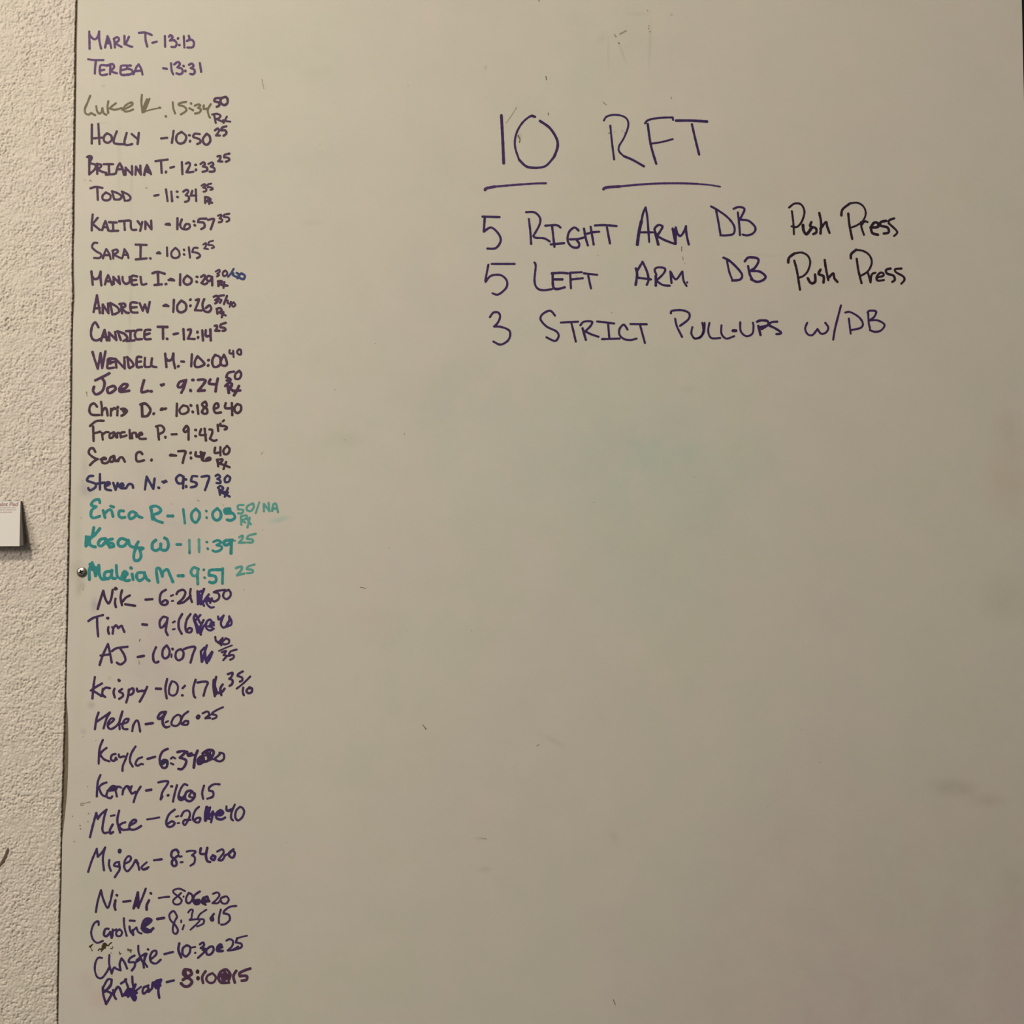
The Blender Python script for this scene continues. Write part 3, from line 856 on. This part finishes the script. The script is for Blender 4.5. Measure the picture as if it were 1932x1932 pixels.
w:22 240,325 200,325 170,380 165,460 190,530 240,540 290,480 315,430
320,295 318,390 345,495!; 345,490 370,430 400,445 440,460!
w:24 440,455 430,390 450,330! 480,370 510,440; 
w:24 590,300 540,330 530,370 590,375 590,420 560,460; 590,380 640,350
630,195 635,270 680,380 690,430; w:22 610,350 700,280 720,285; 715,290 690,370; 735,235; 700,380 725,420; 700,290 690,400
w:24 765,340 820,290 820,250 780,260 755,320 770,370 820,385 870,345
w:26 910,285 1000,262
w:28 1070,170 1060,240 1090,320
w:25 1150,190 1110,220 1105,280 1140,310 1180,270 1185,210 1150,190; w:20 1200,215 1240,208; 1240,272
w:24 1290,180 1325,160 1335,190 1300,220! 1350,230 1330,270 1270,325; w:22 1350,230 1320,240
w:25 1400,205 1360,240 1365,285 1400,290 1435,250 1430,205 1400,205
w:30 c:purpmid 1475,240 1520,200 1510,180 1480,210 1480,250 1535,250; 1490,220 1530,210
w:23 1575,140 1610,125 1645,145 1635,200 1590,245! 1640,240 1700,205
w:19 1795,88 1740,100 1690,115; w:23 1690,115 1675,160! 1735,175 1735,210 1690,230 1650,240
@150 1750 .17598 purpmid 27
w:24 255,640 300,560 340,560 335,610 270,690!; w:26 250,640 255,720 285,820; 285,820 320,760 340,710 290,680; 345,560 330,630 270,680
w:26 360,670 370,730 390,765; 370,700 405,640 430,650 460,735
w:24 445,600 490,570 500,555; 490,555 520,640; 565,525 570,600 590,700 590,780; 470,730 490,700 520,650
w:30 c:purp 510,720 480,720 530,680 580,650 600,610!; 520,740 560,690 610,700; 540,660 600,740 590,780; 550,720 580,770; w:22 600,680 660,635
w:24 690,640 675,680 690,710 740,660 730,640!; 740,660 740,690 780,650; 690,640 740,620
w:28 c:purp 780,640 790,590 820,650!; 800,590 870,560; w:34 800,600 840,570 850,620; 820,620 860,620; w:27 875,560 845,660 855,755
w:26 c:purpmid 935,585 1010,567
w:33 c:plumviolet 1190,460 1130,450 1115,500 1170,540 1205,580 1175,625 1125,630 1090,600; 1190,465 1200,500 1140,540 1110,560; 1130,520 1160,540; 1130,470 1140,510
w:34 c:plumdark 1265,472; 1270,545
w:27 c:plumviolet 1350,470 1315,530 1325,595; w:25 1425,490 1375,515 1360,560 1400,595 1445,580 1460,530 1425,490
w:30 c:plumviolet 1600,560 1615,500 1570,450 1510,480 1490,540 1520,590 1600,590; 1560,520 1530,540 1545,565 1590,530 1560,495 1510,520; w:26 1550,470 1600,520
w:30 c:plumviolet 1680,465 1650,520 1665,590; 1830,440 1770,460 1715,490 1720,520! 1790,520 1790,560 1740,570
@890 190 .25880 darkviolet 21
216,108 225,270 233,455; w:15 460,118 430,112 370,160 325,240 315,330 345,430; w:18 345,430 400,480 470,490; w:16 470,490 540,475 600,410 ; w:19 600,410 625,340 620,280 570,200 498,148; w:20 440,110 460,117
@890 190 .25880 darkviolet 17
w:14 963,145 985,115 1040,103 1100,112 1135,140 1140,190 1110,270 1075,330 1075,370 1110,405; w:17 1110,405 1170,430 1255,478; w:15 1010,182 1022,300 1038,428
w:15 1263,165 1290,140 1370,125 1465,122! 1468,140; w:17 1283,170 1305,320 1345,460; w:14 1315,312 1390,300 1465,280
w:19 1490,145 1600,145 1715,152; w:17 1605,172 1630,280 1658,393
@890 370 .22774 darkviolet 19
90,170 230,174; 108,175 100,290!; 100,295 160,260 220,310 240,370 200,430 130,435
w:18 450,133 520,135 565,180 560,240 510,330! 530,345 600,350 645,375; 473,190 485,290 492,395
610,245 700,240 735,260; 665,245 685,420; 655,400 765,390
885,285 850,260 805,300 795,370 830,420 880,425 890,395 870,365; 815,358 880,355 940,340
930,270 945,350 962,408; 985,255 1010,400; 955,312 1000,300 1055,295; 1020,243 1100,240 1200,248; 1120,260 1145,392
w:26 1372,400 1385,300 1405,210; w:18 1405,210 1420,140 1440,95! 1455,180 1470,380; 1390,300 1500,300
1520,300 1515,270 1545,240 1580,250 1565,285 1535,330! 1600,365 1680,395; w:23 1520,300 1545,400
w:22 1665,270 1690,395!; w:19 1690,390 1690,260! 1705,310 1730,330 1760,290 1775,250!; 1775,250 1780,320 1798,400
@890 370 .22774 darkviolet 18
w:18 165,562 355,562; 138,568 112,700!; 115,710 160,660 240,655 290,700 285,760 220,815 172,805
520,550 530,580 520,700 540,760 590,780 665,770
w:20 665,640 740,635 795,640; 670,640 675,750 710,770 770,755; 680,690 750,690
815,640 822,765; 815,635 910,630; 830,690 920,680; 930,640 1040,652; 965,660 988,765
w:21 1360,600 1370,650 1358,735!; w:19 1370,620 1415,545! 1450,620 1465,690 1450,735; 1370,675 1485,690
1530,650 1515,610 1545,590 1600,600 1590,640 1530,700! 1580,735 1640,742; w:22 1525,660 1525,740
1645,625 1655,720!; 1650,630 1690,690 1740,630!; 1745,625 1755,700 1780,745; w:14 1785,715
@890 370 .22774 darkviolet 18
150,1003 180,965 220,965 235,1000 215,1050 185,1080! 250,1085 315,1120 305,1190 240,1230 180,1205
690,990 650,950 590,975 570,1020 620,1080 700,1120 720,1160 690,1200 620,1170
738,1048 880,1040; 825,1050 845,1130 862,1205
900,1070 930,1040 995,1040 985,1075 940,1120! 990,1145 1050,1165; w:20 918,1095 945,1190
1038,1038 1180,1055; 1130,1060 1140,1180; 1080,1185 1225,1180
1290,1105 1260,1065 1225,1100 1225,1150 1265,1185 1320,1192 1365,1180
1315,1060 1450,1062; 1395,1070 1435,1218
1650,970 1660,950 1740,945 1800,970 1795,1020 1725,1075; 1685,1015 1700,1080 1742,1165
w:17 1828,1085 1820,1140 1850,1180 1900,1160 1918,1110 1910,1050
@1310 370 .22774 darkviolet 18
138,85 200,120 280,180 330,250 325,310 270,325 215,325!; 180,115 200,220 218,325
325,105 370,90 415,105 400,150 375,195! 450,205 505,260 490,305 440,325 400,318; 360,135 370,220 378,322
@1310 370 .22774 nearblack 19
w:17 785,95 830,62 885,70 912,130 890,210 850,255 805,250!; 808,125 820,220 825,315
w:23 900,240 905,285 930,315 970,265!; w:20 970,215 960,250 1005,265 1010,300 985,315
w:20 1035,140 1050,220 1045,310!; 1045,270 1090,215 1100,250 1120,305
w:20 1218,160 1228,110 1290,60; w:16 1290,60 1350,55 1400,85 1420,140 1400,200 1350,240 1300,260; w:19 1275,145 1285,240 1308,355
w:18 1380,215 1385,260 1405,320; 1385,240 1410,210 1435,215
w:22 1460,260 1520,255 1520,225 1490,220 1465,260 1475,305 1520,320
w:21 1590,205 1545,215 1545,245 1600,260 1610,300 1570,310; w:18 1655,185 1615,200 1610,225! 1670,280 1680,305 1655,330
@1310 370 .22774 darkviolet 18
w:20 242,510 290,535 350,590 395,650 380,690 315,700!; w:17 270,535 290,630 318,700
w:20 418,540 450,508 520,515 530,545 500,595 460,620! 540,625 590,665 570,695 520,710 470,690!; 445,580 460,650 480,690
@1310 370 .22774 nearblack 18
w:22 778,550 785,510 830,475; w:17 830,475 890,468 940,495 960,550 940,620 905,660 870,675; w:19 828,535 850,620 875,775
w:22 940,680 965,720 1000,710 1000,650!; 1045,610 1030,645 1070,665 1070,715
w:20 1080,530 1090,600 1110,695!; 1110,680 1150,640 1160,680 1185,710
w:21 1297,515 1300,480 1340,445; w:17 1340,445 1400,455 1450,490 1470,550 1440,620 1380,660; w:19 1345,520 1360,620 1385,720
w:18 1440,640 1460,715!; 1460,710 1470,650 1500,635
1510,675 1565,660 1565,640 1540,635 1510,670 1520,700 1570,695
w:20 1625,600 1590,610 1595,640 1650,660 1660,695 1640,710; w:18 1715,600 1665,605 1670,630 1730,665 1740,695 1715,725
@1310 370 .22774 darkviolet 17
85,1050 80,1120 50,1170 0,1180 ; 125,1050 115,1120 140,1175 215,1175; 225,1070 225,1140 265,1180 330,1160
w:24 320,1115 345,1115
380,1045 385,1120 430,1160 480,1140 490,1080 485,1050
w:20 520,1040 550,1030 605,1035 610,1065 560,1100 ; 530,1075 548,1150; w:18 545,1085 610,1070
w:19 685,1040 640,1045 620,1070 660,1090 715,1125 710,1140 680,1143
935,1050 918,1100 940,1145 980,1150 1020,1100! 1050,1140 1090,1130 1110,1090 1085,1050
w:18 1215,905 1190,1000 1165,1100 1150,1190
1250,965 1290,960 1360,1000 1395,1050 1380,1090 1300,1110!; 1280,1015 1295,1140
1435,965 1450,950 1505,955 1490,1000 1450,1030! 1520,1030 1575,1065 1550,1110 1500,1125 1455,1110; 1440,965 1445,1050 1455,1095
"""
UNDERLINES = """
@890 190 .25880 purpline 16
w:21 97,650 110,638 170,626; w:15 150,628 300,615 450,604 540,602
@890 190 .25880 purpline 16
w:20 960,645 985,632 1080,625; w:15 1060,626 1300,606 1500,602 1650,606; w:12 1640,606 1740,615 1812,627
"""
STRAY = """
@0 0 1 grey 2.2
w:1.6 1030,144 1031,151; 1034,213 1035,217; w:1.3 c:faint 975,202 965,218 955,232; c:grey w:1.8 977,256 981,262 980,269; w:1 977,253 980,260
w:1.6 798,1368 804,1376; 1286,466 1286,473; c:faint 1288,485 1289,490; c:grey w:1.2 1157,1886 1161,1896
w:2 1160,66; 1162,69; 1167,81 1169,82; c:faint w:2 1222,20; 1224,49; 1224,54; 1226,60; 1170,64 1181,58; w:1.5 1266,183 1267,186; 1138,193 1144,198
c:grey w:1.3 163,739 164,743; 164,745 164,747; w:1.6 c:faint 171,340; 172,342; 169,341; 160,340; 277,355; 275,354; w:1.3 371,410
c:grey w:1.3 1016,0 1018,3; 1160,249; 1147,252 1152,250 ; c:faint w:1.3 494,150 498,168; 604,272; 770,162; 763,818 763,820; 493,857 496,853
w:1.2 1120,948; 708,648; 650,830; 632,735; 1310,900; 890,1190; 734,1034; 541,1590; 1447,1522; 1512,1377; 1548,1439; 680,1108 690,1110; 495,1000
w:1.5 c:faint 152,1518 154,1515 157,1516 156,1520 152,1519; 158,1516 170,1513; c:grey w:2 151,1558; 152,1564; c:faint 137,1540; 166,1550; 140,1588; 157,1112; 167,1535
w:1.6 c:grey 264,1206 263,1210; c:faint 262,1247 263,1253; 460,1113; w:1.4 c:grey 421,953; c:faint 376,945 372,944; 324,951; 155,907; 153,977; 157,1390; 181,1397
w:1.3 c:faint 210,1836; 211,1842; 187,1838; 186,1830; 1012,1408 1018,1404; 910,1582 918,1583
w:1.4 c:grey 185,1480; 165,1484; 1154,590; 1087,521; c:faint 1292,497; 1128,482; w:1.6 c:grey 1174,247; 1178,250
"""
RESIDUE = """
@150 1660 .17598 residue 14
c:residue w:10 145,690 125,700 105,715; 105,715 125,735 135,760; w:16 110,715 130,705
w:34 265,700; 275,695 ; w:24 250,715 275,730; w:15 285,700 310,705 320,690 345,672; w:12 200,760 215,740 240,750; 235,765 255,745; w:14 225,745 245,735
w:12 335,735 350,738; 355,722; w:8 345,790; 335,780; w:9 425,770 435,800; 445,790
c:grey w:15 520,745 550,770; 540,750 555,755; w:10 520,760; 550,780
"""

# ---------------------------------------------------------------- the whiteboard
board = bpy.data.objects.new('whiteboard', None); COL.objects.link(board)
board.empty_display_size = 0.1
board['label'] = 'large frameless whiteboard screwed to the wall, covered in purple and teal handwriting'
board['category'] = 'whiteboard'

def sheet(xl_of, y0, y1, x1, z0, z1):
    zs = sorted({z0, z1} | {z0 + (z1 - z0) * i / 240 for i in range(241)})
    V, F = [], []
    for z in zs:
        x = xl_of(z)
        V += [(x, y0, z), (x1, y0, z), (x1, y1, z), (x, y1, z)]
    for j in range(len(zs) - 1):
        a = j * 4
        for i in range(4):
            F.append((a + i, a + (i + 1) % 4, a + 4 + (i + 1) % 4, a + 4 + i))
    F.append((3, 2, 1, 0)); e = (len(zs) - 1) * 4; F.append((e, e + 1, e + 2, e + 3))
    return from_data(V, F, 'sheet')
link('writing_surface', sheet(lambda z: interp(EDGE_B, z), 0.0, 0.0008, XR, Z0, Z1), M_board, board)
link('hardboard_backing', sheet(lambda z: interp(EDGE_W, z) - 0.0006, 0.0009, 0.0090, XR - 0.001, Z0, Z1), M_hard, board,
     label='brown hardboard backing showing as a thin dark line')

def screw(u, v, r):
    c = at(u, v)
    V, F = [], []; NR, NA = 44, 128
    ang = math.radians(24)
    V.append((0, 0, 0)); R = []
    for i in range(1, NR + 1):
        rr = i / NR
        for k in range(NA):
            R.append((rr, 2 * math.pi * k / NA))
    mats = []
    def h(rr, a):
        z = 0.0030 * math.sqrt(max(0.0, 1 - (rr * 0.965) ** 2))
        x, y = rr * math.cos(a - ang), rr * math.sin(a - ang)
        arm = lambda p, q: abs(q) < 0.13 + 0.12 * (0.48 - abs(p)) and abs(p) < 0.48
        if arm(x, y) or arm(y, x) : z -= 0.0019 * (1 - max(abs(x), abs(y)) / 0.70)
        return z
    V = [(0, -h(0, 0), 0)] + [(r * rr * math.cos(a), -h(rr, a), r * rr * math.sin(a)) for rr, a in R]
    for k in range(NA): F.append((0, 1 + k, 1 + (k + 1) % NA))
    for i in range(NR - 1):
        for k in range(NA):
            a = 1 + i * NA + k; b = 1 + i * NA + (k + 1) % NA
            F.append((a, a + NA, b + NA, b))
    base = len(V)
    V += [(r * math.cos(2 * math.pi * k / NA), 0, r * math.sin(2 * math.pi * k / NA)) for k in range(NA)]
    e = 1 + (NR - 1) * NA
    for k in range(NA): F.append((e + k, base + k, base + (k + 1) % NA, e + (k + 1) % NA))
    me = from_data(V, F, 'screw', True)
    o = link('screw', me, M_metal, board, label='steel cross-head screw at the left edge')
    me.materials.append(M_recess)
    for p in me.polygons:
        q = p.center; x, z = q.x / r, q.z / r
        a = math.atan2(z, x) - ang; rr = math.hypot(x, z); x, z = rr * math.cos(a), rr * math.sin(a)
        if (abs(z) < 0.13 + 0.12 * (0.48 - abs(x)) and abs(x) < 0.47) or (abs(x) < 0.13 + 0.12 * (0.48 - abs(z)) and abs(z) < 0.47): p.material_index = 1
    bm = bmesh.new(); bm.from_mesh(me); bmesh.ops.recalc_face_normals(bm, faces=bm.faces[:]); 
    if sum(f.normal.y for f in bm.faces) > 0: bmesh.ops.reverse_faces(bm, faces=bm.faces[:])
    bm.to_mesh(me); bm.free()
    o.location = (c.x, -0.00005, c.z)
screw(154.6, 1079.5, 0.0066)

# ---------------------------------------------------------------- the writing, one part per line
def words(row, gap):
    """strokes of one line, put together into words by the blank space between them"""
    iv = sorted(((min(p[0] for p in st[0]), max(p[0] for p in st[0]), k) for k, st in enumerate(row)))
    out = []; end = -1e9
    for lo, hi, k in iv:
        if lo - end > gap: out.append([])
        out[-1].append(k); end = max(end, hi)
    return [[row[k] for k in sorted(g)] for g in out]
for i, row in enumerate(parse(STROKES)):
    heading = row[0][0][0][0] > 800
    for j, wd_ in enumerate(words(row, 19 if heading else 7.5)):
        me, names = ribbon(wd_, seed=i * 11 + j + 3)
        o = link('handwritten_word', me, [ink(n) for n in names], board)
        if 'olive' in names: o['label'] = 'faded olive-brown marker writing'
        elif any('teal' in n for n in names): o['label'] = 'teal marker writing'

for i, row in enumerate(parse(UNDERLINES)):
    me, names = ribbon(row, seed=90 + i)
    link('underline', me, [ink(n) for n in names], board)

me, names = ribbon(parse(STRAY)[0], seed=77, jit=0.25, off0=0.0001)
o = link('stray_ink_marks', me, [ink(n) for n in names], board, kind='stuff')
me, names = ribbon(parse(RESIDUE)[0], seed=78, jit=0.3, off0=0.0001)
o = link('dried_ink_residue', me, [ink(n) for n in names], board, label='flaking dark olive ink left over from old writing')

# ---------------------------------------------------------------- scuff on the plaster
def scuff():
    pts = [(-6, 1640, 1.2), (0, 1633, 3.2), (4, 1626, 4.2), (8, 1619, 4.6), (11, 1612, 3.2), (13, 1606, 3.6), (15, 1600, 1.6)]
    V, F = [], []
    for (u, v, w_) in pts:
        V += [at(u - w_ / 2, v - w_ * .2, 0.0026), at(u + w_ / 2, v + w_ * .2, 0.0026), at(u + w_ / 2, v + w_ * .2, 0.0006), at(u - w_ / 2, v - w_ * .2, 0.0006)]
    for j in range(len(pts) - 1):
        a = j * 4
        for i in range(4): F.append((a + i, a + (i + 1) % 4, a + 4 + (i + 1) % 4, a + 4 + i))
    F += [(0, 1, 2, 3), tuple(reversed([len(V) - 4, len(V) - 3, len(V) - 2, len(V) - 1]))]
    me = from_data(V, F, 'scuff')
    bm = bmesh.new(); bm.from_mesh(me); bmesh.ops.recalc_face_normals(bm, faces=bm.faces[:]); bm.to_mesh(me); bm.free()
    link('scuff_mark', me, M_scuff, wall)
scuff()

# ---------------------------------------------------------------- the notepad on the wall
pad = bpy.data.objects.new('notepad', None); COL.objects.link(pad)
pad['label'] = 'small white notepad with red printed heading, hung on the plaster left of the whiteboard'
pad['category'] = 'notepad'
LEFT = -78                                   # pixel column where the pad ends, outside the frame
TOPF, BOTF = 0.0065, 0.0225                  # how far the front stands off the wall, top and bottom
TOPB, BOTB = 0.0042, 0.0100
ftr, fbr = at(38.4, 945.3, TOPF), at(36.6, 1030.3, BOTF)
ftl, fbl = at(LEFT, 945.8, TOPF), at(LEFT - 6, 1031.0, BOTF)
def back(p, depth, dx=0.0, dz=0.0): return Vector((p.x + dx, -depth, p.z + dz))
btr, bbr = back(ftr, TOPB, 0.0), back(fbr, BOTB, 0.0, 0.0015)
btl, bbl = back(ftl, TOPB), back(fbl, BOTB, 0.0, 0.0015)
# page block in layers so that the cut edges show
NL = 14
for_all = []
V, F, MI = [], [], []
for k in range(NL):
    f0, f1 = k / NL, (k + 0.82) / NL
    j = 0.0002 * math.sin(k * 2.3)
    q = []
    for f in (f0, f1):
        for a, b in ((ftl, btl), (ftr, btr), (fbr, bbr), (fbl, bbl)):
            p = a.lerp(b, f); q.append(Vector((p.x + (j if f else 0), p.y, p.z)))
    b0 = len(V); V += q
    F += [(b0 + 3, b0 + 2, b0 + 1, b0), (b0 + 4, b0 + 5, b0 + 6, b0 + 7)]; MI += [0, 0]
    for i in range(4):
        F.append((b0 + i, b0 + (i + 1) % 4, b0 + 4 + (i + 1) % 4, b0 + 4 + i)); MI.append(1)
me = from_data(V, F, 'pages'); me.polygons.foreach_set('material_index', MI)
bm = bmesh.new(); bm.from_mesh(me); bmesh.ops.recalc_face_normals(bm, faces=bm.faces[:]); bm.to_mesh(me); bm.free()
pages = link('pages', me, [M_paper, M_paper_side], pad)
# dark grey wedge behind the pages, resting on the wall
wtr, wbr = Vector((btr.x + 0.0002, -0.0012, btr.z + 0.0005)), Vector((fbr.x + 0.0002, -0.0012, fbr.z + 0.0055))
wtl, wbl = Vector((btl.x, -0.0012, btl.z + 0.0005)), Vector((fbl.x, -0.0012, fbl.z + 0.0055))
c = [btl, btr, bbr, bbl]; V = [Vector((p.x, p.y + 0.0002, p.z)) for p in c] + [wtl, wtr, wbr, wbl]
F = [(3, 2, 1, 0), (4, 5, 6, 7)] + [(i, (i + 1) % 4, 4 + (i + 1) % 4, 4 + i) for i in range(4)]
me = from_data(V, F, 'wedge_block')
bm = bmesh.new(); bm.from_mesh(me); bmesh.ops.recalc_face_normals(bm, faces=bm.faces[:]); bm.to_mesh(me); bm.free()
link('dark_wedge', me, M_wedge, pad, label='dark grey wedge behind the pages')
# print on the top sheet
ex = (ftr - ftl).normalized(); ez = (ftr - fbr).normalized(); ez = (ez - ex * ez.dot(ex)).normalized(); en = ex.cross(ez).normalized()
if en.y > 0: en = -en
def on_page(px_x, px_z):
    return ftr + ex * px_x * 0.000687 + ez * px_z * 0.000687
cu = bpy.data.curves.new('heading', 'FONT'); cu.body = 'Complaint Pad'; cu.align_x = 'RIGHT'
cu.size = 0.0078; cu.offset = 0.00022; cu.shear = 0.05
tmp = bpy.data.objects.new('heading_tmp', cu); COL.objects.link(tmp)
bpy.context.view_layer.update()
me = bpy.data.meshes.new_from_object(tmp.evaluated_get(bpy.context.evaluated_depsgraph_get()))
bpy.data.objects.remove(tmp)
org = on_page(-3.6, -9.8) + en * 0.00025
mw = Matrix((( ex.x, ez.x, en.x, org.x), (ex.y, ez.y, en.y, org.y), (ex.z, ez.z, en.z, org.z), (0, 0, 0, 1)))
me.transform(mw)
link('printed_heading', me, M_print_red, pad, label='red printed heading on the top sheet')
V, F = [], []
rnd = random.Random(5)
for (zr, xr) in ((-13.2, -7), (-17.3, -5.5), (-21.8, -13)):
    x = xr
    while x > -104:
        wl = rnd.uniform(3, 9)
        for (za, zb) in ((-0.75, 0.75),):
            b0 = len(V)
            V += [on_page(x - wl, zr + za) + en * .0002, on_page(x, zr + za) + en * .0002, on_page(x, zr + zb) + en * .0002, on_page(x - wl, zr + zb) + en * .0002]
            F.append((b0, b0 + 1, b0 + 2, b0 + 3))
        x -= wl + rnd.uniform(0.9, 1.6)
me = from_data(V, F, 'small_print')
link('printed_small_lines', me, M_print_pink, pad, label='faint pinkish lines of small print under the heading')
